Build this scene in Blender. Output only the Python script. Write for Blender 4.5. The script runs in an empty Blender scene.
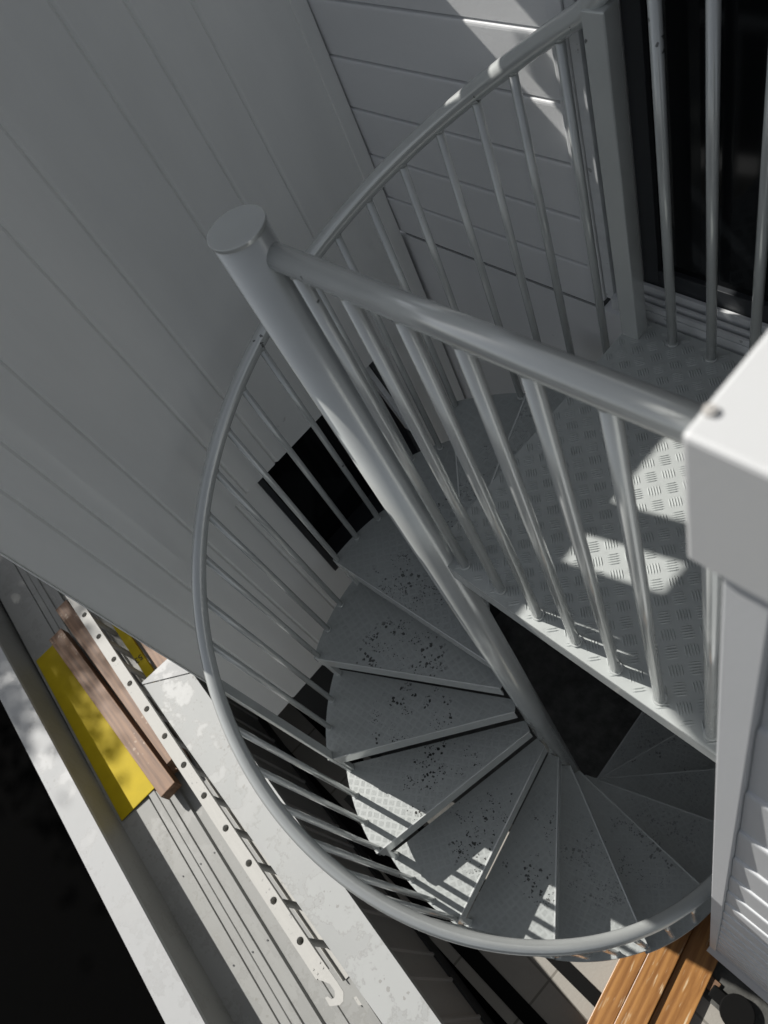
import bpy, math, random
from mathutils import Vector, Matrix
random.seed(7)
R = math.radians
C = bpy.context.scene.collection
scn = bpy.context.scene

# ------------------------------------------------------------------ camera, sky, sun, exposure
cam_d = bpy.data.cameras.new("camera")
cam = bpy.data.objects.new("camera", cam_d)
C.objects.link(cam)
cam.matrix_world = Matrix(((0.67542, -0.46647, 0.57108, 0.0),
                           (0.65773, 0.73140, -0.18045, 0.0),
                           (-0.33351, 0.49750, 0.80080, 1.58),
                           (0, 0, 0, 1)))
cam_d.sensor_width = 36.0
cam_d.lens = 777.64 / 1024 * 36
cam_d.clip_start = 0.02
cam_d.clip_end = 500
cam_d.dof.use_dof = True
cam_d.dof.focus_distance = 2.1
cam_d.dof.aperture_fstop = 6.5
scn.camera = cam

SUN_AZ, SUN_EL = 194.6, 44.95            # direction towards the sun, degrees from +X to +Y
w = bpy.data.worlds.new("World")
scn.world = w
w.use_nodes = True
wn = w.node_tree
bg = wn.nodes["Background"]
sky = wn.nodes.new("ShaderNodeTexSky")
sky.sky_type = 'NISHITA'
sky.sun_disc = False
sky.sun_elevation = R(SUN_EL)
sky.sun_rotation = R(90 - SUN_AZ)
hs = wn.nodes.new("ShaderNodeHueSaturation")
hs.inputs["Saturation"].default_value = 0.28
wn.links.new(sky.outputs[0], hs.inputs["Color"])
wn.links.new(hs.outputs[0], bg.inputs[0])
bg.inputs[1].default_value = 0.074
sd = bpy.data.lights.new("sun", 'SUN')
sd.energy = 4.9
sd.angle = R(0.53)
sd.color = (1.0, 0.965, 0.91)
sun = bpy.data.objects.new("sun", sd)
C.objects.link(sun)
sdir = Vector((math.cos(R(SUN_AZ)) * math.cos(R(SUN_EL)), math.sin(R(SUN_AZ)) * math.cos(R(SUN_EL)), math.sin(R(SUN_EL))))
sun.rotation_euler = sdir.to_track_quat('Z', 'Y').to_euler()
sun.location = sdir * 20
vs = scn.view_settings
vs.view_transform = 'Standard'
vs.look = 'None'
vs.gamma = 1
vs.use_curve_mapping = False
vs.exposure = 0.15

# ------------------------------------------------------------------ materials
class NT:
    def __init__(s, name):
        s.m = bpy.data.materials.new(name)
        s.m.use_nodes = True
        s.t = s.m.node_tree
        s.b = s.t.nodes["Principled BSDF"]
        s.tc = s.n("ShaderNodeTexCoord")
        s.co = s.tc.outputs["Object"]
    def n(s, typ, **kw):
        x = s.t.nodes.new(typ)
        for k, v in kw.items(): setattr(x, k, v)
        return x
    def put(s, sock, v):
        if isinstance(v, bpy.types.NodeSocket): s.t.links.new(v, sock)
        else: sock.default_value = v
    def math(s, op, a, b=None, c=None, clamp=False):
        x = s.n("ShaderNodeMath", operation=op, use_clamp=clamp)
        s.put(x.inputs[0], a)
        if b is not None: s.put(x.inputs[1], b)
        if c is not None: s.put(x.inputs[2], c)
        return x.outputs[0]
    def step(s, v, lo, hi):
        x = s.n("ShaderNodeMapRange", interpolation_type='SMOOTHSTEP')
        s.put(x.inputs["Value"], v)
        x.inputs["From Min"].default_value = lo; x.inputs["From Max"].default_value = hi
        return x.outputs[0]
    def mix(s, f, a, b):
        x = s.n("ShaderNodeMix", data_type='RGBA')
        s.put(x.inputs[0], f)
        s.put(x.inputs[6], a if isinstance(a, bpy.types.NodeSocket) else (*a, 1))
        s.put(x.inputs[7], b if isinstance(b, bpy.types.NodeSocket) else (*b, 1))
        return x.outputs[2]
    def mapping(s, scale=(1, 1, 1), rot=(0, 0, 0), loc=(0, 0, 0), src=None):
        x = s.n("ShaderNodeMapping")
        s.put(x.inputs[0], src or s.co)
        x.inputs["Scale"].default_value = scale; x.inputs["Rotation"].default_value = rot; x.inputs["Location"].default_value = loc
        return x.outputs[0]
    def noise(s, scale, detail=3, rough=0.55, src=None):
        x = s.n("ShaderNodeTexNoise")
        s.put(x.inputs["Vector"], src or s.co)
        x.inputs["Scale"].default_value = scale; x.inputs["Detail"].default_value = detail; x.inputs["Roughness"].default_value = rough
        return x.outputs[0]
    def voro(s, scale, src=None, out=0, rnd=1.0):
        x = s.n("ShaderNodeTexVoronoi")
        s.put(x.inputs["Vector"], src or s.co)
        x.inputs["Scale"].default_value = scale; x.inputs["Randomness"].default_value = rnd
        return x.outputs[out]
    def bump(s, h, strength=1.0, dist=0.001, prev=None):
        x = s.n("ShaderNodeBump")
        x.inputs["Strength"].default_value = strength; x.inputs["Distance"].default_value = dist
        s.put(x.inputs["Height"], h)
        if prev is not None: s.put(x.inputs["Normal"], prev)
        return x.outputs[0]
    def fin(s, col=None, rough=None, metal=None, nrm=None, spec=None):
        if col is not None: s.put(s.b.inputs["Base Color"], col if isinstance(col, bpy.types.NodeSocket) else (*col, 1))
        if rough is not None: s.put(s.b.inputs["Roughness"], rough)
        if metal is not None: s.put(s.b.inputs["Metallic"], metal)
        if spec is not None: s.b.inputs["Specular IOR Level"].default_value = spec
        if nrm is not None: s.put(s.b.inputs["Normal"], nrm)
        return s.m

def droplets(t, scale, src=None, dens=0.45):
    """small round drops: bump height and mask"""
    d = t.voro(scale, src)
    r = t.voro(scale, src, out=1)
    sep = t.n("ShaderNodeSeparateColor"); t.put(sep.inputs[0], r)
    rad = t.math('MULTIPLY', t.math('SUBTRACT', sep.outputs[0], 1 - dens, clamp=True), 0.7)
    return t.math('MAXIMUM', t.math('SUBTRACT', rad, d), 0.0)

def five_bar(t, cell):
    v = t.mapping((1 / cell, 1 / cell, 1), (0, 0, R(45)))
    sp = t.n("ShaderNodeSeparateXYZ"); t.put(sp.inputs[0], v)
    x, y = sp.outputs[0], sp.outputs[1]
    fx, fy = t.math('FRACT', x), t.math('FRACT', y)
    par = t.math('FLOORED_MODULO', t.math('ADD', t.math('FLOOR', x), t.math('FLOOR', y)), 2.0)
    a = t.math('ADD', t.math('MULTIPLY', fx, par), t.math('MULTIPLY', fy, t.math('SUBTRACT', 1.0, par)))
    b = t.math('ADD', t.math('MULTIPLY', fy, par), t.math('MULTIPLY', fx, t.math('SUBTRACT', 1.0, par)))
    a = t.math('DIVIDE', t.math('SUBTRACT', a, 0.11), 0.78)
    bar = t.math('ABSOLUTE', t.math('SUBTRACT', t.math('FRACT', t.math('MULTIPLY', a, 5.0)), 0.5))
    bar = t.math('SUBTRACT', 1.0, t.step(bar, 0.06, 0.34))
    ins = t.math('LESS_THAN', t.math('ABSOLUTE', t.math('SUBTRACT', a, 0.5)), 0.5)
    bar = t.math('MULTIPLY', bar, ins)
    end = t.math('ABSOLUTE', t.math('SUBTRACT', b, 0.5))
    end = t.math('SUBTRACT', 1.0, t.step(end, 0.24, 0.38))
    return t.math('MULTIPLY', bar, end)

def flecks(t, scale, mask_scale, lo, hi, src=None, size=0.34):
    nz = t.n("ShaderNodeTexNoise"); t.put(nz.inputs["Vector"], src or t.co); nz.inputs["Scale"].default_value = scale * 1.6; nz.inputs["Detail"].default_value = 2
    wv = t.n("ShaderNodeVectorMath", operation='MULTIPLY_ADD')
    t.put(wv.inputs[0], nz.outputs[1]); wv.inputs[1].default_value = (0.9 / scale,) * 3; t.put(wv.inputs[2], src or t.co)
    src2 = wv.outputs[0]
    d = t.voro(scale, src2)
    rc = t.voro(scale, src2, out=1)
    sep = t.n("ShaderNodeSeparateColor"); t.put(sep.inputs[0], rc)
    m = t.step(t.noise(mask_scale, 2, src=src), lo, hi)
    rad = t.math('MULTIPLY', t.math('MULTIPLY', m, t.math('SUBTRACT', sep.outputs[0], 0.35, clamp=True)), size * 2)
    return t.step(t.math('SUBTRACT', t.math('ADD', rad, t.math('MULTIPLY', t.noise(scale * 3, 2, src=src), 0.10)), d), 0.05, 0.09)

PAINT = (0.435, 0.46, 0.452)
RAILC = (0.60, 0.622, 0.612)
def m_paint():
    t = NT("grey_gloss_paint")
    f = t.noise(9, 4)
    col = t.mix(f, [c * 0.88 for c in RAILC], [c * 1.07 for c in RAILC])
    spots = flecks(t, 60, 5, 0.60, 0.74)
    col = t.mix(t.math('MULTIPLY', spots, 0.8), col, (0.05, 0.05, 0.048))
    d = t.math('MULTIPLY', droplets(t, 150, dens=0.3), t.step(t.noise(6, 2), 0.45, 0.6))
    nb = t.bump(t.math('ADD', t.math('MULTIPLY', t.noise(45, 3), 0.10), d), 0.35, 0.0022)
    t.b.inputs["Coat Weight"].default_value = 0.45
    t.b.inputs["Coat Roughness"].default_value = 0.05
    return t.fin(col, t.math('ADD', 0.16, t.math('MULTIPLY', t.noise(25, 4), 0.14)), 0.30, nb)

def m_plate(name, cell, dirt_centre=None, lo=0.54, hi=0.72):
    t = NT(name)
    fb = five_bar(t, cell)
    oi = t.n("ShaderNodeObjectInfo")
    off = t.n("ShaderNodeVectorMath", operation='ADD')
    t.put(off.inputs[0], t.co)
    sc = t.n("ShaderNodeVectorMath", operation='SCALE'); sc.inputs[0].default_value = (13.1, 7.7, 3.3); t.put(sc.inputs[3], oi.outputs["Random"])
    t.put(off.inputs[1], sc.outputs[0])
    src = off.outputs[0]
    col = t.mix(t.noise(5, 5, 0.65, src), [c * (0.70 if dirt_centre else 0.82) for c in PAINT], [c * (0.98 if dirt_centre else 1.08) for c in PAINT])
    col = t.mix(t.math('MULTIPLY', t.step(t.noise(28, 4, 0.7, src), 0.55, 0.8), 0.35), col, (0.16, 0.165, 0.16))
    if dirt_centre:                                      # grit trodden onto the walking line of each tread
        vd = t.n("ShaderNodeVectorMath", operation='DISTANCE'); t.put(vd.inputs[0], t.co); vd.inputs[1].default_value = dirt_centre
        walk = t.math('SUBTRACT', 1.0, t.step(vd.outputs["Value"], 0.03, 0.23))
        k1 = flecks(t, 78, 8, 0.43, 0.63, src, 0.48)
        k2 = flecks(t, 150, 14, 0.42, 0.62, src, 0.44)
        k = t.math('MULTIPLY', t.math('MAXIMUM', k1, k2), t.step(walk, 0.05, 0.35))
    else:
        k = t.math('MAXIMUM', flecks(t, 60, 2.6, lo, hi, src, 0.4), flecks(t, 120, 3.1, lo, hi, src, 0.3))
    if dirt_centre:
        k = t.math('MULTIPLY', k, t.math('DIVIDE', oi.outputs["Object Index"], 10.0))
    col = t.mix(t.math('MULTIPLY', k, 0.95), col, (0.012, 0.012, 0.011))
    d = droplets(t, 130, src, 0.4)
    nb = t.bump(fb, 0.9, 0.0010) if dirt_centre else None
    nb = t.bump(d, 0.55, 0.0025, nb)
    rough = t.math('ADD', 0.34, t.math('MULTIPLY', t.noise(30, 4, 0.6, src), 0.25))
    return t.fin(col, rough, 0.0, nb)

def m_wallpaint(name, col, var=0.05, rough=0.55, bump=0.10, streak=True, src_scale=(1, 1, 0.25)):
    t = NT(name)
    v = t.mapping(src_scale)
    f = t.noise(6, 5, 0.6, v)
    c = t.mix(f, [x * (1 - var) for x in col], [x * (1 + var) for x in col])
    sp = flecks(t, 34, 3, 0.60, 0.72)
    c = t.mix(t.math('MULTIPLY', sp, 0.35), c, [x * 0.45 for x in col])
    nb = t.bump(t.math('ADD', t.noise(160, 3), t.math('MULTIPLY', t.noise(4, 2), 2.0)), bump, 0.003)
    return t.fin(c, t.math('ADD', rough, t.math('MULTIPLY', t.noise(14, 3), 0.15)), 0.0, nb)

def m_flashing(name, col=(0.365, 0.375, 0.372), dirt=0.5):
    t = NT(name)
    wet_shine = t.step(t.noise(4.2, 5, 0.68), 0.47, 0.58)
    grain = t.noise(60, 4, 0.7)
    c = t.mix(wet_shine, col, [x * 0.88 for x in col])
    edge = t.math('MULTIPLY', t.step(t.math('ABSOLUTE', t.math('SUBTRACT', t.noise(4.2, 5, 0.68), 0.525)), 0.022, 0.0), 1.0)
    c = t.mix(t.math('MULTIPLY', t.math('MULTIPLY', edge, grain), dirt), c, (0.14, 0.13, 0.11))
    sp = flecks(t, 42, 5, 0.50, 0.64)
    c = t.mix(t.math('MULTIPLY', sp, dirt), c, (0.16, 0.15, 0.13))
    c = t.mix(t.math('MULTIPLY', t.noise(2.2, 3), 0.25), c, [x * 0.8 for x in col])
    d = t.math('MULTIPLY', droplets(t, 95, dens=0.5), t.math('ADD', 0.25, wet_shine))
    nb = t.bump(d, 0.55, 0.003)
    nb = t.bump(t.noise(3.0, 3), 0.25, 0.01, nb)
    r = t.math('SUBTRACT', 0.62, t.math('MULTIPLY', wet_shine, 0.16))
    return t.fin(c, r, 0.0, nb, 0.33)

def m_alu(name, col=(0.62, 0.62, 0.60), rough=0.35, metal=0.85):
    t = NT(name)
    f = t.noise(14, 6, 0.7, t.mapping((0.4, 3, 3)))
    c = t.mix(f, [x * 0.75 for x in col], col)
    sp = flecks(t, 70, 7, 0.50, 0.66)
    c = t.mix(t.math('MULTIPLY', sp, 0.6), c, (0.20, 0.20, 0.20))
    nb = t.bump(t.math('ADD', t.noise(90, 3), t.math('MULTIPLY', droplets(t, 120, dens=0.3), 1.5)), 0.25, 0.002)
    return t.fin(c, t.math('ADD', rough, t.math('MULTIPLY', f, 0.25)), metal, nb)

def m_wood(name, dark, light, axis=0, gloss=0.5, wet_shine=0.0, scale=1.0):
    t = NT(name)
    s = [9, 9, 9]; s[axis] = 0.7
    v = t.mapping([x * scale for x in s])
    f = t.noise(4, 6, 0.65, v)
    wv = t.n("ShaderNodeTexWave", wave_type='BANDS', bands_direction=('Y' if axis == 0 else 'X'))
    t.put(wv.inputs["Vector"], v); wv.inputs["Scale"].default_value = 0.9; wv.inputs["Distortion"].default_value = 11; wv.inputs["Detail"].default_value = 4
    g = t.math('ADD', t.math('MULTIPLY', f, 0.82), t.math('MULTIPLY', wv.outputs[1], 0.18))
    c = t.mix(t.step(g, 0.25, 0.75), dark, light)
    s2 = [60, 60, 60]; s2[axis] = 6
    pale = t.step(t.noise(1.0, 3, 0.6, t.mapping(s2)), 0.57, 0.70)
    if wet_shine:
        pale = t.math('MULTIPLY', pale, t.step(t.noise(5, 3), 0.45, 0.6))
        c = t.mix(t.math('MULTIPLY', pale, wet_shine), c, (0.62, 0.50, 0.33))  # glints of wet wood painted in as pale streaks
    else:
        c = t.mix(t.math('MULTIPLY', flecks(t, 40, 4, 0.5, 0.65), 0.5), c, (0.45, 0.36, 0.28))
    nb = t.bump(t.math('ADD', g, t.math('MULTIPLY', droplets(t, 110, dens=0.3), 1.2)), 0.35, 0.003)
    return t.fin(c, gloss, 0.0, nb)

def m_flat(name, col, rough=0.6, metal=0.0, var=0.15, scale=20, bump=0.15, spec=None):
    t = NT(name)
    c = t.mix(t.noise(scale, 4), [x * (1 - var) for x in col], [x * (1 + var) for x in col])
    nb = t.bump(t.noise(scale * 5, 3), bump, 0.002)
    return t.fin(c, rough, metal, nb, spec)

def m_glass():
    t = NT("dark_glass")
    c = t.mix(t.noise(3, 3), (0.004, 0.005, 0.006), (0.008, 0.009, 0.010))
    return t.fin(c, 0.06, 0.0, None, 0.25)

def m_paving():
    t = NT("concrete_paving")
    v = t.mapping((1, 1, 1), (0, 0, R(2)), (0.17, 0.1, 0))
    br = t.n("ShaderNodeTexBrick"); t.put(br.inputs["Vector"], v)
    br.offset = 0.0
    br.inputs["Scale"].default_value = 1.0
    br.inputs["Mortar Size"].default_value = 0.006
    br.inputs["Brick Width"].default_value = 0.4; br.inputs["Row Height"].default_value = 0.4
    br.inputs["Color1"].default_value = (0.33, 0.315, 0.285, 1); br.inputs["Color2"].default_value = (0.37, 0.35, 0.315, 1); br.inputs["Mortar"].default_value = (0.16, 0.15, 0.13, 1)
    c = t.mix(t.math('MULTIPLY', t.noise(7, 6, 0.7), 0.5), br.outputs[0], (0.20, 0.185, 0.16))
    nb = t.bump(t.math('ADD', t.noise(80, 4), t.math('MULTIPLY', br.outputs[1], -2.0)), 0.3, 0.004)
    return t.fin(c, 0.8, 0.0, nb)

M = dict(paint=m_paint(), plate=m_plate("checker_plate_landing", 0.038, None, 0.64, 0.80), tread=m_plate("checker_plate_tread", 0.0265, (0.44, -0.02, 0.0)),
         grooved=m_wallpaint("painted_groove_cladding", (0.79, 0.80, 0.785), 0.09),
         boards=m_wallpaint("painted_weatherboard", (0.735, 0.745, 0.755), src_scale=(0.3, 1, 1)),
         parapet=m_wallpaint("parapet_paint", (0.60, 0.615, 0.63), 0.05, 0.5, 0.06, src_scale=(0.4, 1, 1)),
         cap=m_wallpaint("cap_metal_paint", (0.56, 0.57, 0.575), 0.02, 0.4, 0.03),
         flashing=m_flashing("wet_flashing"), farcap=m_flashing("far_flashing", (0.375, 0.382, 0.385), 0.25),
         roof=m_flashing("roof_sheet_metal", (0.285, 0.288, 0.278), 0.35),
         darkclad=m_wallpaint("dark_sheet_cladding", (0.27, 0.27, 0.265), 0.12),
         alu=m_alu("ladder_aluminium", (0.47, 0.465, 0.44), 0.55, 0.0), frame=m_alu("window_aluminium", (0.72, 0.74, 0.75), 0.35, 0.0),
         darkframe=m_flat("dark_frame", (0.03, 0.033, 0.037), 0.4),
         plank=m_wood("brown_timber", (0.115, 0.060, 0.032), (0.25, 0.142, 0.080), 0, 0.6),
         oiled=m_wood("oiled_orange_timber", (0.20, 0.082, 0.020), (0.40, 0.195, 0.058), 1, 0.38, 0.9),
         yellow=m_flat("yellow_paint", (0.44, 0.33, 0.004), 0.6, 0, 0.18, 9, spec=0.2), black=m_flat("black_rubber", (0.004, 0.004, 0.004), 0.75, spec=0.12),
         void=m_flat("near_black", (0.0012, 0.0012, 0.0012), 0.9, spec=0.02), dark_patch=m_flat("dark_mottled", (0.08, 0.08, 0.075), 0.95, 0, 0.9, 14, 1.0), plinth=m_flat("dark_plinth", (0.025, 0.027, 0.028), 0.8),
         glass=m_glass(), paving=m_paving(), screw=m_alu("screw_steel", (0.62, 0.60, 0.57), 0.4, 0.3),
         mark=m_flat("black_print", (0.01, 0.01, 0.01), 0.6), bark=m_flat("bark", (0.10, 0.075, 0.05), 0.9), leaf=m_flat("leaf", (0.06, 0.10, 0.03), 0.6))

# ------------------------------------------------------------------ mesh helpers
class MB:
    def __init__(s): s.v = []; s.f = []; s.sm = []
    def add(s, vs, fs, smooth=False):
        o = len(s.v); s.v += [tuple(p) for p in vs]
        for i, f in enumerate(fs):
            s.f.append([o + k for k in f]); s.sm.append(smooth[i] if isinstance(smooth, list) else smooth)
        return s
    def box(s, x0, x1, y0, y1, z0, z1):
        return s.add([(x0, y0, z0), (x1, y0, z0), (x1, y1, z0), (x0, y1, z0), (x0, y0, z1), (x1, y0, z1), (x1, y1, z1), (x0, y1, z1)],
                     [(0, 3, 2, 1), (4, 5, 6, 7), (0, 1, 5, 4), (1, 2, 6, 5), (2, 3, 7, 6), (3, 0, 4, 7)])
    def prism(s, poly, z0, z1):
        n = len(poly)
        a = sum(poly[i][0] * poly[(i + 1) % n][1] - poly[(i + 1) % n][0] * poly[i][1] for i in range(n))
        if a < 0: poly = poly[::-1]
        return s.add([(x, y, z0) for x, y in poly] + [(x, y, z1) for x, y in poly],
                     [tuple(range(n))[::-1], tuple(range(n, 2 * n))] + [(i, (i + 1) % n, n + (i + 1) % n, n + i) for i in range(n)])
    def extr(s, prof, axis, a0, a1):
        """closed profile in the plane perpendicular to axis ('x': (y,z); 'y': (x,z)), extruded"""
        n = len(prof)
        mk = (lambda p, t: (t, p[0], p[1])) if axis == 'x' else (lambda p, t: (p[0], t, p[1]))
        vs = [mk(p, a0) for p in prof] + [mk(p, a1) for p in prof]
        fs = [tuple(range(n)), tuple(range(n, 2 * n))[::-1]] + [(i, n + i, n + (i + 1) % n, (i + 1) % n) for i in range(n)]
        return s.add(vs, fs)
    def sweep(s, pts, r, n=14, caps=True):
        pts = [Vector(p) for p in pts]
        rings = []; up = None
        for i, p in enumerate(pts):
            d = (pts[min(i + 1, len(pts) - 1)] - pts[max(i - 1, 0)]).normalized()
            if up is None: up = Vector((0, 0, 1)) if abs(d.z) < 0.9 else Vector((1, 0, 0))
            a = d.cross(up).normalized(); b = a.cross(d).normalized(); up = b
            rings.append([p + (a * math.cos(2 * math.pi * k / n) + b * math.sin(2 * math.pi * k / n)) * r for k in range(n)])
        vs = [v for ring in rings for v in ring]; fs = []; sm = []
        for i in range(len(pts) - 1):
            for k in range(n):
                fs.append((i * n + k, i * n + (k + 1) % n, (i + 1) * n + (k + 1) % n, (i + 1) * n + k)); sm.append(True)
        if caps:
            fs.append(tuple(range(n))[::-1]); sm.append(False)
            o = (len(pts) - 1) * n; fs.append(tuple(range(o, o + n))); sm.append(False)
        return s.add(vs, fs, sm)
    def build(s, name, mat, parent=None, bevel=0.0, seg=2):
        me = bpy.data.meshes.new(name)
        me.from_pydata(s.v, [], s.f)
        me.polygons.foreach_set("use_smooth", s.sm)
        me.materials.append(mat)
        import bmesh
        bm = bmesh.new(); bm.from_mesh(me); bmesh.ops.recalc_face_normals(bm, faces=bm.faces); bm.to_mesh(me); bm.free()
        o = bpy.data.objects.new(name, me); C.objects.link(o)
        if parent is not None: o.parent = parent
        if bevel:
            md = o.modifiers.new("bevel", 'BEVEL'); md.width = bevel; md.segments = seg; md.limit_method = 'ANGLE'; md.angle_limit = R(40)
        return o
def bx(*a): return MB().box(*a)
def tag(o, label, cat, group=None):
    o["label"] = label; o["category"] = cat
    if group: o["group"] = group
    return o
def thing(name, label, cat, loc=(0, 0, 0), rz=0, group=None):
    o = bpy.data.objects.new(name, None); C.objects.link(o); o.location = loc; o.rotation_euler = (0, 0, rz)
    o.empty_display_size = 0.2
    return tag(o, label, cat, group)
def struct(o, label=None):
    o["kind"] = "structure"
    return o

G = -3.11                                   # ground level (0 = landing)

# ------------------------------------------------------------------ ground
def slab(name, x0, x1, y0, y1, z, mat):
    return struct(MB().add([(x0, y0, z), (x1, y0, z), (x1, y1, z), (x0, y1, z)], [(0, 1, 2, 3)]).build(name, mat))
slab("ground", -120, 120, -120, 120, G - 0.02, M['void'])  # wide ground plane in one near-black colour
slab("paving", -6, 6, -0.78, 1.4, G, M['paving'])
sz = G + .004
struct(MB().add([(-2.1, -.60, sz), (-1.25, -.60, sz), (-1.25, -.02, sz), (2, -.02, sz), (2, 1.2, sz), (-2.1, 1.2, sz)], [(0, 1, 2, 3, 4, 5)]).build("dark_patch", M['dark_patch']))  # dark mottled sheet laid over part of the paving
def ground_strip(x0, x1, y0, y1):  # flat black strip laid on the paving
    b = MB(); b.box(x0, x1, y0, y1, G + 0.004, G + 0.012)
    return struct(b.build("black_strip", M['black']))
ground_strip(-3, 3, -0.72, -0.635)
ground_strip(-3, -0.05, -0.415, -0.345)

# ------------------------------------------------------------------ clad building on the left
XW = -1.92
lb = thing("clad_building", "grey building side clad in vertical grooved boards, beside the spiral staircase", "building", (XW, 0.4, G))
def L(b): # shift to thing-local
    b.v = [(x - XW, y - 0.4, z - G) for x, y, z in b.v]; return b
def grooved(face, y0, y1, z0, z1, ys, back, gw=0.008, gd=0.007):
    prof = [(back, y0), (face, y0)]
    for y in sorted(ys):
        if y0 + .02 < y < y1 - .02: prof += [(face, y - gw), (face - gd, y), (face, y + gw)]
    prof += [(face, y1), (back, y1)]
    return MB().prism(prof, z0, z1)
WB, WT = -1.56, 1.24
lowg = [-.256, -.156, .006, .168, 1.0, 1.13]
WY0, WY1, WZ0, WZ1 = 0.277, 0.90, -1.12, -0.405     # window opening
wall = MB()
for part in (grooved(XW, -.396, WY0, WB, WT, lowg, -2.10), grooved(XW, WY1, 1.199, WB, WT, lowg, -2.10),
             grooved(XW, WY0, WY1, WB, WZ0, lowg, -2.10), grooved(XW, WY0, WY1, WZ1, WT, [], -2.10)):
    wall.add(part.v, part.f)
L(wall).build("wall", M['grooved'], lb)
pan = grooved(-1.90, -.097, 1.199, -.40, WT - .012, [.908, .763, .617, .371, .225, -.001], XW)
L(pan).build("cladding_panel", M['grooved'], lb)
L(bx(-1.901, -1.892, 1.146, 1.194, -.39, WT - .02)).build("corner_trim", M['grooved'], lb, .002)
L(bx(-1.94, -1.912, -.402, -.3965, WB, WT)).build("edge_trim", M['grooved'], lb, .002)
L(bx(-5.6, -2.10, -.38, 1.19, WB + .01, WT - .01)).build("wall_core", M['grooved'], lb)
L(bx(-5.62, -1.897, -.400, 1.193, WT, WT + .025)).build("roof", M['farcap'], lb)
L(bx(-5.6, -2.10, -.30, 1.19, G, WB - .002)).build("plinth", M['plinth'], lb)
wnd = L(MB().box(-2.05, -1.908, WY0, WY0 + .022, WZ0, WZ1).box(-2.05, -1.908, WY1 - .022, WY1, WZ0, WZ1)
        .box(-2.05, -1.908, WY0 + .022, WY1 - .022, WZ0, WZ0 + .022)).build("window", M['darkframe'], lb)
L(bx(-2.048, -2.03, WY0 + .02, WY1 - .02, WZ0 + .02, WZ1)).build("pane", M['glass'], wnd)
# open awning sash hinged at the head: one stile stands out from the opening
e0, e1 = Vector((-1.93, 0, -.42)), Vector((-1.83, 0, -.75))
sb = MB()
for y0, y1 in ((WY1 - .045, WY1 - .025),):
    sb.add([(e0.x, y0, e0.z), (e0.x, y1, e0.z), (e1.x, y1, e1.z), (e1.x, y0, e1.z), (e0.x - .03, y0, e0.z), (e0.x - .03, y1, e0.z), (e1.x - .03, y1, e1.z), (e1.x - .03, y0, e1.z)],
           [(0, 1, 2, 3), (7, 6, 5, 4), (0, 4, 5, 1), (1, 5, 6, 2), (2, 6, 7, 3), (3, 7, 4, 0)])
L(sb).build("stile", M['frame'], wnd)
# unseen sun blocker added on the roof edge: posts, an open slot, solid above
up = MB()
def yz(poly, x0, x1):
    b = MB().prism(poly, x0, x1); b.v = [(z, x, y) for x, y, z in b.v]; up.add(b.v, b.f)
yz([(.062, WT + .025), (.056, 1.47), (-.115, 1.76), (-.14, 2.2), (-.13, 3.4), (1.19, 3.4), (1.19, 1.53), (.166, 1.53), (.166, WT + .025)], -1.94, -1.90)
yz([(.258, WT + .025), (.347, WT + .025), (.347, 1.53), (.258, 1.53)], -1.94, -1.90)
yz([(.60, WT + .025), (.86, WT + .025), (.86, 1.53), (.60, 1.53)], -1.94, -1.90)
yz([(.86, 1.37), (1.008, 1.37), (1.008, 1.45), (.86, 1.45)], -1.94, -1.90)
L(up).build("sun_blocker", M['grooved'], lb)

# ------------------------------------------------------------------ weatherboard wall at the back with the sliding door
bw = thing("weatherboard_wall", "pale grey horizontal weatherboard wall with dark sliding glass door behind the landing", "wall", (0, 1.20, G))
def LB(b):
    b.v = [(x, y - 1.20, z - G) for x, y, z in b.v]; return b
def board_profile(face, back, z0, z1, pitch, zref, dep=.010, notch=0):
    """(y,z) profile of boards whose rounded upper edge stands proud of the board above"""
    pts = []
    k = math.ceil((z0 + .03 - zref) / pitch)
    pts.append((face + dep, z0))
    while zref + k * pitch < z1 - .03:
        zt = zref + k * pitch
        pts += [(face, zt - .009), (face + dep * .12, zt - .004), (face + dep * .4, zt - .0008), (face + dep, zt)]
        if notch: pts += [(face + dep + notch, zt + .0005), (face + dep + notch, zt + .006), (face + dep, zt + .0065)]
        k += 1
    pts += [(face, z1), (back, z1), (back, z0)]
    return pts
DX0, DX1, DZ0, DZ1 = -1.098, 1.3, .005, 2.1
b = MB()
b.extr(board_profile(1.20, 1.33, -.066, 2.7, .157, -.085, .004, .010), 'x', -1.93, DX0)
b.extr(board_profile(1.20, 1.33, DZ1, 2.7, .157, -.085, .004, .010), 'x', DX0, DX1)
b.extr(board_profile(1.20, 1.33, -.066, 2.7, .157, -.085, .004, .010), 'x', DX1, 4)
LB(b).build("cladding", M['boards'], bw)
LB(MB().box(-2.2, 4, 1.212, 1.320, G, -.088)).build("lower_wall", M['boards'], bw)
LB(MB().box(-1.90, DX0, 1.218, 1.320, -.090, -.064)).build("shadow_joint", M['plinth'], bw)
LB(bx(-1.098, -1.058, 1.182, 1.250, -.01, 2.14)).build("door_architrave", M['boards'], bw, .002)
dr = LB(MB().box(-1.056, -1.030, 1.188, 1.290, .0, 2.1).box(-1.024, -1.000, 1.196, 1.290, .0, 2.1).box(-.994, -.962, 1.206, 1.290, .0, 2.1)
        .box(-1.056, 1.3, 1.188, 1.310, 2.06, 2.1)).build("sliding_door", M['frame'], bw, .0015)
LB(MB().box(-.958, -.915, 1.225, 1.265, .02, 2.08).box(-.915, 1.3, 1.225, 1.265, .06, .115)).build("sash_frame", M['darkframe'], dr, .0015)
LB(bx(-.915, 1.3, 1.240, 1.250, .11, 2.08)).build("glass", M['glass'], dr)
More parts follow.
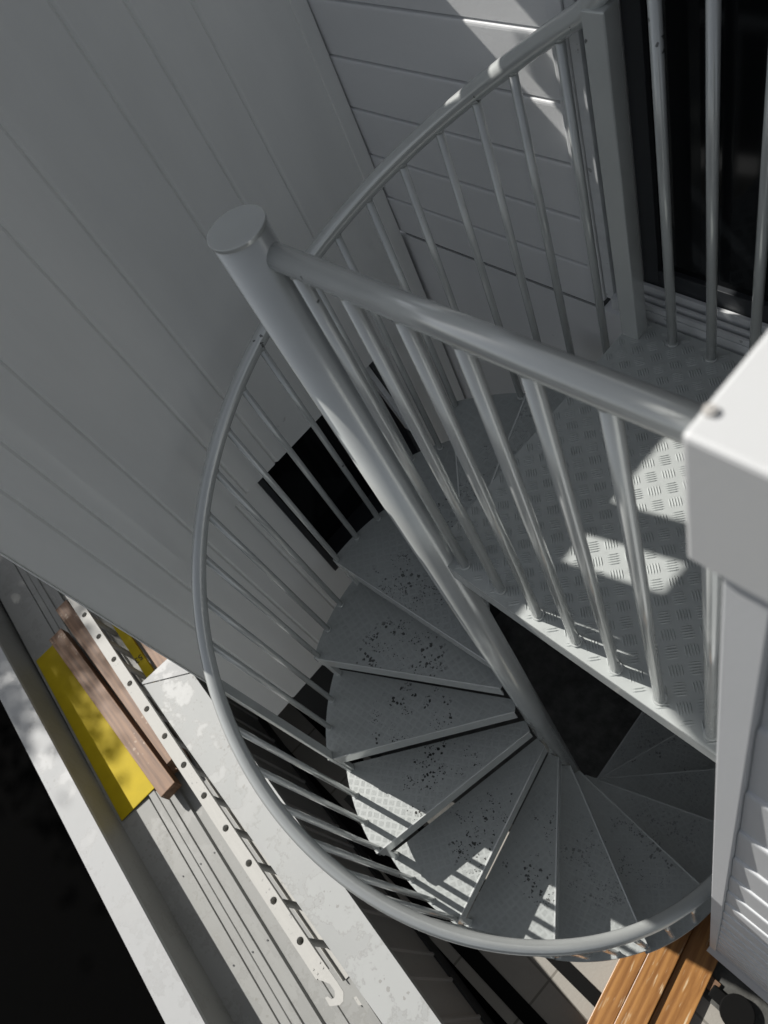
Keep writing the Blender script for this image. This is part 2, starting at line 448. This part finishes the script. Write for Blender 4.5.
LB(MB().box(-1.03, 1.3, 1.175, 1.290, -.02, .022).box(-.99, 1.3, 1.176, 1.184, .024, .042).box(-.99, 1.3, 1.193, 1.201, .024, .048)
   .box(-.99, 1.3, 1.212, 1.222, .024, .066)).build("sill_track", M['frame'], dr, .001)

# ------------------------------------------------------------------ parapet wall at the right
PX, PY = -.099, .18
pw = thing("parapet_wall", "white weatherboard parapet wall with thick metal cap at the right edge", "wall", (PX, PY, G))
def LP(b):
    b.v = [(x - PX, y - PY, z - G) for x, y, z in b.v]; return b
LP(MB().extr(board_profile(PY, PY + .30, G + .22, 1.167, .2425, .90, .005), 'x', PX + .027, 3)).build("cladding", M['parapet'], pw)
LP(MB().box(PX - .004, PX + .026, PY - .0055, PY + .30, G + .20, 1.167)).build("corner_trim", M['parapet'], pw, .002)
cp = LP(bx(-.1205, 3, .168, PY + .34, 1.168, 1.287)).build("cap", M['cap'], pw, .003)
sc = MB(); sc.sweep([(-.1162, .1838, 1.2868), (-.1162, .1838, 1.2895)], .0030, 20); sc.sweep([(-.1162, .1838, 1.2895), (-.1162, .1838, 1.2904)], .0016, 6)
LP(sc).build("screw", M['screw'], cp)
LP(MB().extr([(PY - .010, G + .06), (PY + .28, G + .06), (PY + .28, G + .22), (PY - .004, G + .22), (PY - .030, G + .20), (PY - .030, G + .185), (PY - .010, G + .18)], 'x', PX - .004, 3)).build("base_board", M['parapet'], pw)
LP(bx(PX - .01, 3, PY - .004, PY + .27, G, G + .058)).build("footing", M['plinth'], pw)
dk = bx(-.098, 3, .53, 1.16, -.12, -.004).build("deck", M['plate']); struct(dk)

# ------------------------------------------------------------------ spiral staircase
AX, AY = -.9277, .344
RISE, STEP, TH0 = .1943, 24.48, 86.0
st = thing("spiral_staircase", "grey painted steel spiral staircase with checker plate treads around a round column", "staircase", (AX, AY, G))
def LS(b):
    b.v = [(x - AX, y - AY, z - G) for x, y, z in b.v]; return b
def pol(r, th, z): return (AX + r * math.cos(R(th)), AY + r * math.sin(R(th)), z)
col = MB(); col.sweep([(AX, AY, G), (AX, AY, G + .012)], .11, 32); col.sweep([(AX, AY, G + .012), (AX, AY, .982)], .0436, 48)
colo = LS(col).build("column", M['paint'], st)
LS(MB().sweep([(AX, AY, .982), (AX, AY, .989)], .0450, 48)).build("end_cap", M['paint'], colo, .001)

RO = .785
def tread_mesh():
    """wedge between angles 0 (nosing line, 3 cm ahead) and -STEP; local x runs along the nosing"""
    b = MB()
    nos = .023; r0 = .044
    a1 = math.degrees(math.asin(nos / RO)); a0 = -STEP - .3
    outer = [(RO * math.cos(R(a)), RO * math.sin(R(a))) for a in [a0 + (a1 - a0) * i / 14 for i in range(15)]]
    poly = [(r0 * math.cos(R(a0)), r0 * math.sin(R(a0)))] + outer + [(r0 + .01, nos)]
    b.prism(poly, -.006, 0)
    # outer skirt
    n = len(outer)
    i_ = [(x * (RO - .006) / RO, y * (RO - .006) / RO) for x, y in outer]
    for k in range(n - 1):
        b.add([(*i_[k], -.04), (*i_[k + 1], -.04), (*outer[k + 1], -.04), (*outer[k], -.04), (*i_[k], -.006), (*i_[k + 1], -.006), (*outer[k + 1], -.006), (*outer[k], -.006)],
              [(0, 1, 2, 3), (0, 4, 5, 1), (3, 2, 6, 7)])
    # back stiffener
    c, s = math.cos(R(a0)), math.sin(R(a0))
    p = lambda r, o, z: (r * c - o * s, r * s + o * c, z)
    b.add([p(.055, .003, -.035), p(RO - .01, .003, -.035), p(RO - .01, .008, -.035), p(.055, .008, -.035), p(.055, .003, -.006), p(RO - .01, .003, -.006), p(RO - .01, .008, -.006), p(.055, .008, -.006)],
          [(0, 1, 2, 3), (0, 1, 5, 4), (3, 2, 6, 7), (1, 2, 6, 5)])
    return b
tm = tread_mesh()
NT_ = 15
t0 = tm.build("tread", M['tread'], st)
n0 = MB().box(.056, RO - .006, .0182, .0242, -.070, .0014).build("nosing", M['paint'], t0, .0012)
cb = MB().box(RO - .034, RO - .010, .001, .022, -RISE + .0005, -.0063)
c0 = cb.build("bracket", M['paint'], t0, .002)
for k in range(1, NT_ + 1):
    if k == 1: o = t0
    else:
        o = t0.copy(); C.objects.link(o); o.parent = st
        for part_ in (c0, n0):
            q = part_.copy(); C.objects.link(q); q.parent = o
    o.pass_index = (3, 5, 10, 8, 9, 10, 11, 10, 9, 5, 6, 4, 3, 7, 4)[k - 1]
    o.location = (0, 0, -RISE * k - G)
    o.rotation_euler = (0, 0, R(TH0 + STEP * k))

RH = .852
def zrail(th): return RH - RISE * (th - TH0) / STEP
RR, RB, BR = .780, .768, .0105
def bal(p, q, r=BR):
    p, q = Vector(p), Vector(q); d = (q - p).normalized()
    return LS(MB().sweep([p, q], r, 14).sweep([p, p + d * .0035, p + d * .007], r * 1.28, 14).sweep([q - d * .012, q], r * 1.2, 14))\
        .build("baluster", M['paint'], st)
for k in range(1, NT_ + 1):
    for j in range(3):
        th = TH0 + STEP * k + .8 - j * STEP / 3
        if th < 94: continue
        if k == 1: th += (1.2 if j == 2 else 1.6 if j == 1 else 0.6)
        zb = -RISE * (k + (1 if j == 0 and k < NT_ else 0))
        if j == 0 and k == 6:
            q = MB()
            c, s = math.cos(R(th)), math.sin(R(th)); zt = zrail(th) - .01
            a, b_ = (-s * .017, c * .017), (c * .006, s * .006); px, py, _ = pol(RB, th, 0)
            pts = [(px + i * a[0] + jj * b_[0], py + i * a[1] + jj * b_[1]) for i, jj in ((-1, -1), (1, -1), (1, 1), (-1, 1))]
            LS(q.prism(pts, zb, zt)).build("baluster", M['paint'], st, .002)
        else:
            bal(pol(RB, th, zb), pol(RB + (RR - RB) * .5, th, zrail(th) - .006))
TE = TH0 + STEP * NT_ + 4
pts = [(-.115, 1.128, RH + .10), (-.5, 1.128, RH + .10), (-.80, 1.128, RH + .09), (-.86, 1.128, RH + .055)]
th = 92
pts2 = []
while th < TE:
    pts2.append(pol(RR, th, zrail(th))); th += 2
LS(MB().sweep(pts + [(AX + .02, 1.127, RH - .002)] + pts2, .0215, 20)).build("outer_handrail", M['paint'], st)
# landing
ld = MB().box(-.945, -.108, .335, 1.165, -.006, 0)
cs = math.sqrt(.5); CELL = .038
for i in range(-40, 60):
    for j in range(-40, 60):
        u0, v0 = (i + .5) * CELL, (j + .5) * CELL
        for q in range(5):
            o_ = (q - 2) * CELL * .155
            hl = CELL * (.40 if q in (1, 2, 3) else .36)
            if (i + j) % 2: a, b_, du, dv_ = u0 + o_, v0, (0, 1), (1, 0)
            else: a, b_, du, dv_ = u0, v0 + o_, (1, 0), (0, 1)
            cx, cy = cs * (a - b_) - .53, cs * (a + b_) + .75
            if not (-.935 < cx < -.118 and .348 < cy < 1.15): continue
            if math.hypot(cx - AX, cy - AY) < .06: continue
            e = (cs * (du[0] - du[1]), cs * (du[0] + du[1])); f_ = (cs * (dv_[0] - dv_[1]), cs * (dv_[0] + dv_[1]))
            P = lambda l, w_, z: (cx + e[0] * l + f_[0] * w_, cy + e[1] * l + f_[1] * w_, z)
            ww = .0021
            ld.add([P(-hl, 0, 0), P(-hl * .45, -ww, 0), P(hl * .45, -ww, 0), P(hl, 0, 0), P(hl * .45, ww, 0), P(-hl * .45, ww, 0), P(-hl * .5, 0, .0021), P(hl * .5, 0, .0021)],
                   [(0, 1, 6), (1, 2, 7, 6), (2, 3, 7), (3, 4, 7), (4, 5, 6, 7), (5, 0, 6)])
ldo = LS(ld).build("landing", M['plate'], st)
LS(MB().box(-.945, -.108, .3348, .3405, -.062, -.0062).box(-.9455, -.940, .3406, 1.165, -.062, -.0062).box(-.939, -.108, 1.159, 1.165, -.062, -.0062)
   .box(-.939, -.108, .70, .706, -.062, -.0062)).build("edge_channel", M['paint'], ldo, .001)
LS(MB().sweep([(AX + .03, AY + .014, .938), (-.112, AY + .014, .989)], .0192, 24)).build("landing_handrail", M['paint'], st)
for x in (-.852, -.743, -.636, -.535, -.435, -.334, -.224):
    bal((x, .362, -.001), (x, .3585, .938 + .065 * (x - AX) - .01), .0112)
for x in (-.815, -.710, -.605, -.50, -.395, -.29, -.185):
    bal((x, 1.128, -.001), (x, 1.128, RH + .075), .0115)
LS(bx(-.945, -.896, 1.100, 1.142, -.06, RH - .030)).build("landing_post", M['paint'], st, .003)

# ------------------------------------------------------------------ low building with roof gutter and cappings
RZ = R(-5.5)
lo = thing("low_building", "low flat roofed building with pale metal cappings below the grooved wall", "building", (0, 0, G), RZ)
def LL(b):
    b.v = [(x, y, z - G) for x, y, z in b.v]; return b
CZ = -2.10; RF = -2.40
b = MB()
ribs = [-1.58, -1.36, -1.21, -1.00, -.85, -.64, -.49, -.28, -.13, .08, .23, .44]
prof = [(-2.85, -.90)]
for r_ in [-2.80, -2.59, -2.44, -2.23, -2.08, -1.87, -1.72] + ribs:
    prof += [(r_ - .011, -.90), (r_ - .006, -.889), (r_ + .006, -.889), (r_ + .011, -.90)]
prof += [(1.6, -.90), (1.6, -1.02), (-2.85, -1.02)]
LL(MB().prism(prof, -2.95, CZ - .012)).build("wall", M['darkclad'], lo)
LL(MB().box(-2.85, 1.6, -1.0, -.888, G, -2.952)).build("plinth", M['plinth'], lo)
# near capping with a mitred return towards the clad building
cap1 = MB()
cap1.prism([(-2.80, -.868), (1.6, -.868), (1.6, -1.00), (-.7, -1.062), (-2.985, -1.14)], CZ - .002, CZ)
cap1.box(-2.86, 1.6, -.8705, -.868, CZ - .05, CZ - .002)
LL(cap1).build("near_capping", M['flashing'], lo)
rt = MB(); rt.prism([(-2.804, -.866), (-2.804, -.62), (-3.0, -.62), (-3.0, -1.138), (-2.989, -1.138)], CZ + .002, CZ + .006)
rt.box(-3.0, -2.9975, -1.13, -.62, CZ - .06, CZ + .002)
LL(rt).build("return_capping", M['farcap'], lo)
LL(bx(-2.98, -2.83, -1.02, -.66, G, CZ - .004)).build("return_wall", M['darkclad'], lo)
# roof sheet
prof = [(-1.763, RF), (-1.552, RF), (-1.549, RF - .012), (-1.541, RF - .012), (-1.538, RF + .012), (-1.500, RF + .012), (-1.496, RF + .004), (-1.474, RF + .004), (-1.470, RF + .016), (-1.452, RF + .016),
        (-1.448, RF + .002), (-1.405, RF + .002), (-1.400, RF + .024), (-1.372, RF + .024), (-1.366, RF), (-1.30, RF), (-1.296, RF + .01), (-1.276, RF + .01), (-1.272, RF), (-1.18, RF), (-1.176, RF + .02), (-1.15, RF + .02), (-1.146, RF),
        (-1.02, RF)]
LL(MB().extr(prof + [(-1.02, RF - .06), (-1.763, RF - .06)], 'x', -7.0, 1.6)).build("roof_sheet", M['roof'], lo)
LL(MB().box(-7.0, -2.985, -1.02, -.45, RF - .06, RF)).build("roof_return", M['roof'], lo)
LL(bx(-2.96, 1.6, -1.045, -1.022, RF - .05, CZ - .004)).build("near_upstand", M['roof'], lo)
def sk(b):
    b.v = [(x, y + .021 * (x + 2.9), z) for x, y, z in b.v]; return LL(b)
sk(MB().box(-7, 1.6, -1.905, -1.75, CZ - .004, CZ).box(-7, 1.6, -1.905, -1.901, CZ - .09, CZ - .004).box(-7, 1.6, -1.754, -1.75, CZ - .03, CZ - .004)).build("far_capping", M['farcap'], lo)
sk(bx(-7, 1.6, -1.895, -1.765, RF - .3, CZ - .006)).build("far_upstand", M['roof'], lo)
for u in (-2.3, -1.75, -1.2):
    for n_ in (-1.485, -1.60, -1.386):
        z = RF + {-1.485: .004, -1.60: 0, -1.386: .024}[n_]
        LL(MB().sweep([(u + n_ * .2, n_, z), (u + n_ * .2, n_, z + .004)], .0045, 8)).build("roof_screw", M['darkframe'], lo)
LL(bx(-7, 1.6, -1.90, -1.05, G - .02, RF - .062)).build("base", M['plinth'], lo)

# ------------------------------------------------------------------ ladder lying on edge on the roof
ladz = -2.05
la = thing("ladder", "aluminium ladder with hooked end lying on its edge along the roof gutter", "ladder", (0, 0, RF), RZ)
def LA(b):
    b.v = [(x, y + .0175 * (x + 1.1), z - RF) for x, y, z in b.v]; return b
N0, N1 = -1.183, -1.117; NC = (N0 + N1) / 2
U0, U1 = -4.1, -1.075
holes = [-1.246 - .222 * i for i in range(13)]
def rail(z, up):
    b = MB(); hw = (N1 - N0) / 2; hr = .0175
    us = U0
    segs = []
    for hc in sorted(holes):
        s0, s1 = hc - hw, hc + hw
        b.add([(us, N0, z), (s0, N0, z), (s0, N1, z), (us, N1, z)], [(0, 1, 2, 3)])
        m = 32; ci = []; sq = []
        for i in range(m):
            a = 2 * math.pi * i / m; cx, cy = math.cos(a), math.sin(a); kk = hw / max(abs(cx), abs(cy))
            ci.append((hc + hr * cx, NC + .002 + hr * cy, z)); sq.append((hc + kk * cx, NC + kk * cy, z))
        lo_ = [(x, y, z - .004 * up) for x, y, _ in ci]
        b.add(ci + sq + lo_, [(i, m + i, m + (i + 1) % m, (i + 1) % m) for i in range(m)] + [(i, (i + 1) % m, 2 * m + (i + 1) % m, 2 * m + i) for i in range(m)])
        us = s1
    b.add([(us, N0, z), (U1, N0, z), (U1, N1, z), (us, N1, z)], [(0, 1, 2, 3)])
    d = -.026 * up
    zz = sorted((z, z + d))
    b.box(U0, U1, N0, N0 + .003, zz[0] , zz[1] - .0005 * (up > 0)).box(U0, U1, N1 - .003, N1, zz[0], zz[1] - .0005 * (up > 0))
    return LA(b).build("rail", M['alu'], la)
rail(ladz, 1); rail(RF + .026, -1)
for hc in holes:
    b = MB()
    b.sweep([(hc, NC + .002, ladz - .004), (hc, NC + .002, RF + .03)], .0165, 16, caps=False)
    b.sweep([(hc, NC + .002, RF + .03), (hc, NC + .002, ladz - .004)], .0145, 16, caps=False)
    LA(b).build("rung", M['alu'], la)
hk = [(u + .055, -1.150 + (n_ + 1.16) * .72) for u, n_ in [(-1.20, -1.112), (-1.20, -1.192), (-1.122, -1.192), (-1.105, -1.175), (-1.075, -1.150), (-1.040, -1.150), (-1.022, -1.168), (-1.026, -1.190), (-1.046, -1.200), (-1.050, -1.218), (-1.012, -1.222), (-.985, -1.170), (-.985, -1.140), (-1.01, -1.110), (-1.06, -1.108)]]
for z in (ladz + .001, RF + .012):
    b = MB().prism(hk, z, z + .004)
    for u, n_ in ((-1.115, -1.168), (-1.115, -1.128), (-1.09, -1.164), (-1.09, -1.13)): b.sweep([(u, n_, z + .004), (u, n_, z + .0065)], .005, 8)
    LA(b).build("hook", M['alu'], la)

# ------------------------------------------------------------------ timber, boards and level on the roof
def plank(name, label, u0, n0, u1, n1, wd, z0, z1, mat, cat="plank", group=None, bev=.003):
    a, c = Vector((u0, n0)), Vector((u1, n1)); d = (c - a); l = d.length
    rot = Matrix.Rotation(RZ, 2); ctr = rot @ ((a + c) / 2)
    o = MB().box(-l / 2, l / 2, -wd / 2, wd / 2, 0, z1 - z0).build(name, mat, None, bev)
    o.location = (ctr.x, ctr.y, z0); o.rotation_euler = (0, 0, RZ + math.atan2(d.y, d.x))
    return tag(o, label, cat, group)
plank("timber_plank", "brown timber plank lying beside the yellow board, the longer end nearer", -3.945, -1.490, -2.44, -1.380, .108, -2.33, -2.25, M['plank'], group="brown planks on the roof gutter")
plank("timber_plank", "brown timber plank lying against the ladder rail, ending short of its neighbour", -4.10, -1.352, -2.56, -1.258, .098, -2.335, -2.235, M['plank'], group="brown planks on the roof gutter")
plank("timber_batten", "short dark batten under the ends of the brown planks", -2.60, -1.40, -2.56, -1.22, .05, RF + .03, -2.338, M['plank'], "batten")
plank("yellow_board", "flat yellow painted board lying in the roof gutter beside brown planks", -4.02, -1.615, -2.595, -1.615, .26, RF + .0095, RF + .0155, M['yellow'], "board").rotation_euler.x = .04
lv = thing("spirit_level", "yellow ruled bar with black marks behind the ladder near the mitred capping", "spirit level", (0, 0, -2.30), RZ)
MB().box(-3.85, -3.10, -1.15, -1.09, 0, .03).build("bar", M['yellow'], lv, .002)
tx = bpy.data.curves.new("marking", 'FONT'); tx.body = "53"; tx.size = .06; tx.extrude = .0008; tx.materials.append(M['mark'])
tmp = bpy.data.objects.new("marking_text", tx); C.objects.link(tmp); bpy.context.view_layer.update()
mme = bpy.data.meshes.new_from_object(tmp.evaluated_get(bpy.context.evaluated_depsgraph_get())); bpy.data.objects.remove(tmp)
to = bpy.data.objects.new("marking", mme); C.objects.link(to); to.parent = lv; to.location = (-3.32, -1.098, .031); to.rotation_euler = (0, 0, R(-90))
plank("timber_offcut", "orange brown timber offcut behind the mitred capping corner", -3.85, -1.0, -3.05, -1.0, .11, -2.32, -2.24, M['plank'], "timber")

# ------------------------------------------------------------------ oiled boards under the stairs
dv = Vector((-.15, .99)).normalized(); pv_ = Vector((dv.y, -dv.x)); base = Vector((-.334, -.495))
def oboard(label, o0, o1, l0, l1, z0, z1):
    wd, ln = o1 - o0, l1 - l0
    ctr = base + pv_ * (o0 + o1) / 2 + dv * (l0 + l1) / 2
    b = MB().box(-wd / 2, wd / 2, -ln / 2, ln / 2, 0, z1 - z0)
    o = b.build("deck_board", M['oiled'], None, .004)
    o.location = (ctr.x, ctr.y, z0); o.rotation_euler = (0, 0, math.atan2(-dv.x, dv.y))
    return tag(o, label, "board", "oiled boards under the stairs")
oboard("oiled orange timber board, leftmost of the three lying under the stairs", 0, .103, -.5, .95, -3.085, -3.036)
oboard("oiled orange timber board, middle of the three lying under the stairs", .1045, .232, -.5, .95, -3.085, -3.034)
oboard("oiled orange timber board set lower beside the white wall foot", .234, .385, -.5, .80, -3.085, -3.064)
bear = MB().box(-.34, .02, -.62, -.56, G, -3.086).build("timber_bearer", M['plank'], None, .003); tag(bear, "dark timber bearer carrying the oiled boards", "timber")
bear2 = MB().box(-.36, .02, .02, .08, G, -3.086).build("timber_bearer", M['plank'], None, .003); tag(bear2, "dark timber bearer under the stair end of the oiled boards", "timber")

bp = thing("black_pole", "black pole with round end lying on paving at the foot of the white wall", "pole", (.132, .030, G))
MB().box(-.135, -.03, -.030, .030, .004, .04).build("shaft", M['black'], bp, .006)
MB().sweep([(0, 0, .0), (0, 0, .045), (0, 0, .05)], .078, 32).build("round_end", M['black'], bp, .008)

# ------------------------------------------------------------------ tree beyond the roof, whose crown dapples the far capping
tr = thing("tree", "leafy tree beyond the low roof", "tree", (-9.75, -2.72, G))
tk = MB(); tk.sweep([(0, 0, 0), (.05, .02, 1.6), (-.05, 0, 3.2), (.1, .1, 6.3)], .09, 10)
for a in range(8):
    an = a * .8; z = 4.6 + a * .25
    tk.sweep([(0, 0, z - .4), (.45 * math.cos(an), .45 * math.sin(an), z + .1), (.95 * math.cos(an), .95 * math.sin(an), z + .5)], .03, 7)
tk.build("trunk", M['bark'], tr)
lf = MB()
cl = [(random.uniform(-1.5, .42), random.gauss(0, .45), 6.5 + random.gauss(0, .32)) for _ in range(120)]
for cx, cy, cz in cl:
    for _ in range(60):
        p = Vector((cx + random.gauss(0, .2), cy + random.gauss(0, .2), cz + random.gauss(0, .2)))
        a = Vector((random.gauss(0, 1), random.gauss(0, 1), random.gauss(0, .6))).normalized(); b_ = a.orthogonal().normalized()
        s = random.uniform(.035, .06)
        lf.add([p - a * s, p + b_ * s * .45, p + a * s, p - b_ * s * .45], [(0, 1, 2, 3)])
lf.build("crown", M['leaf'], tr)
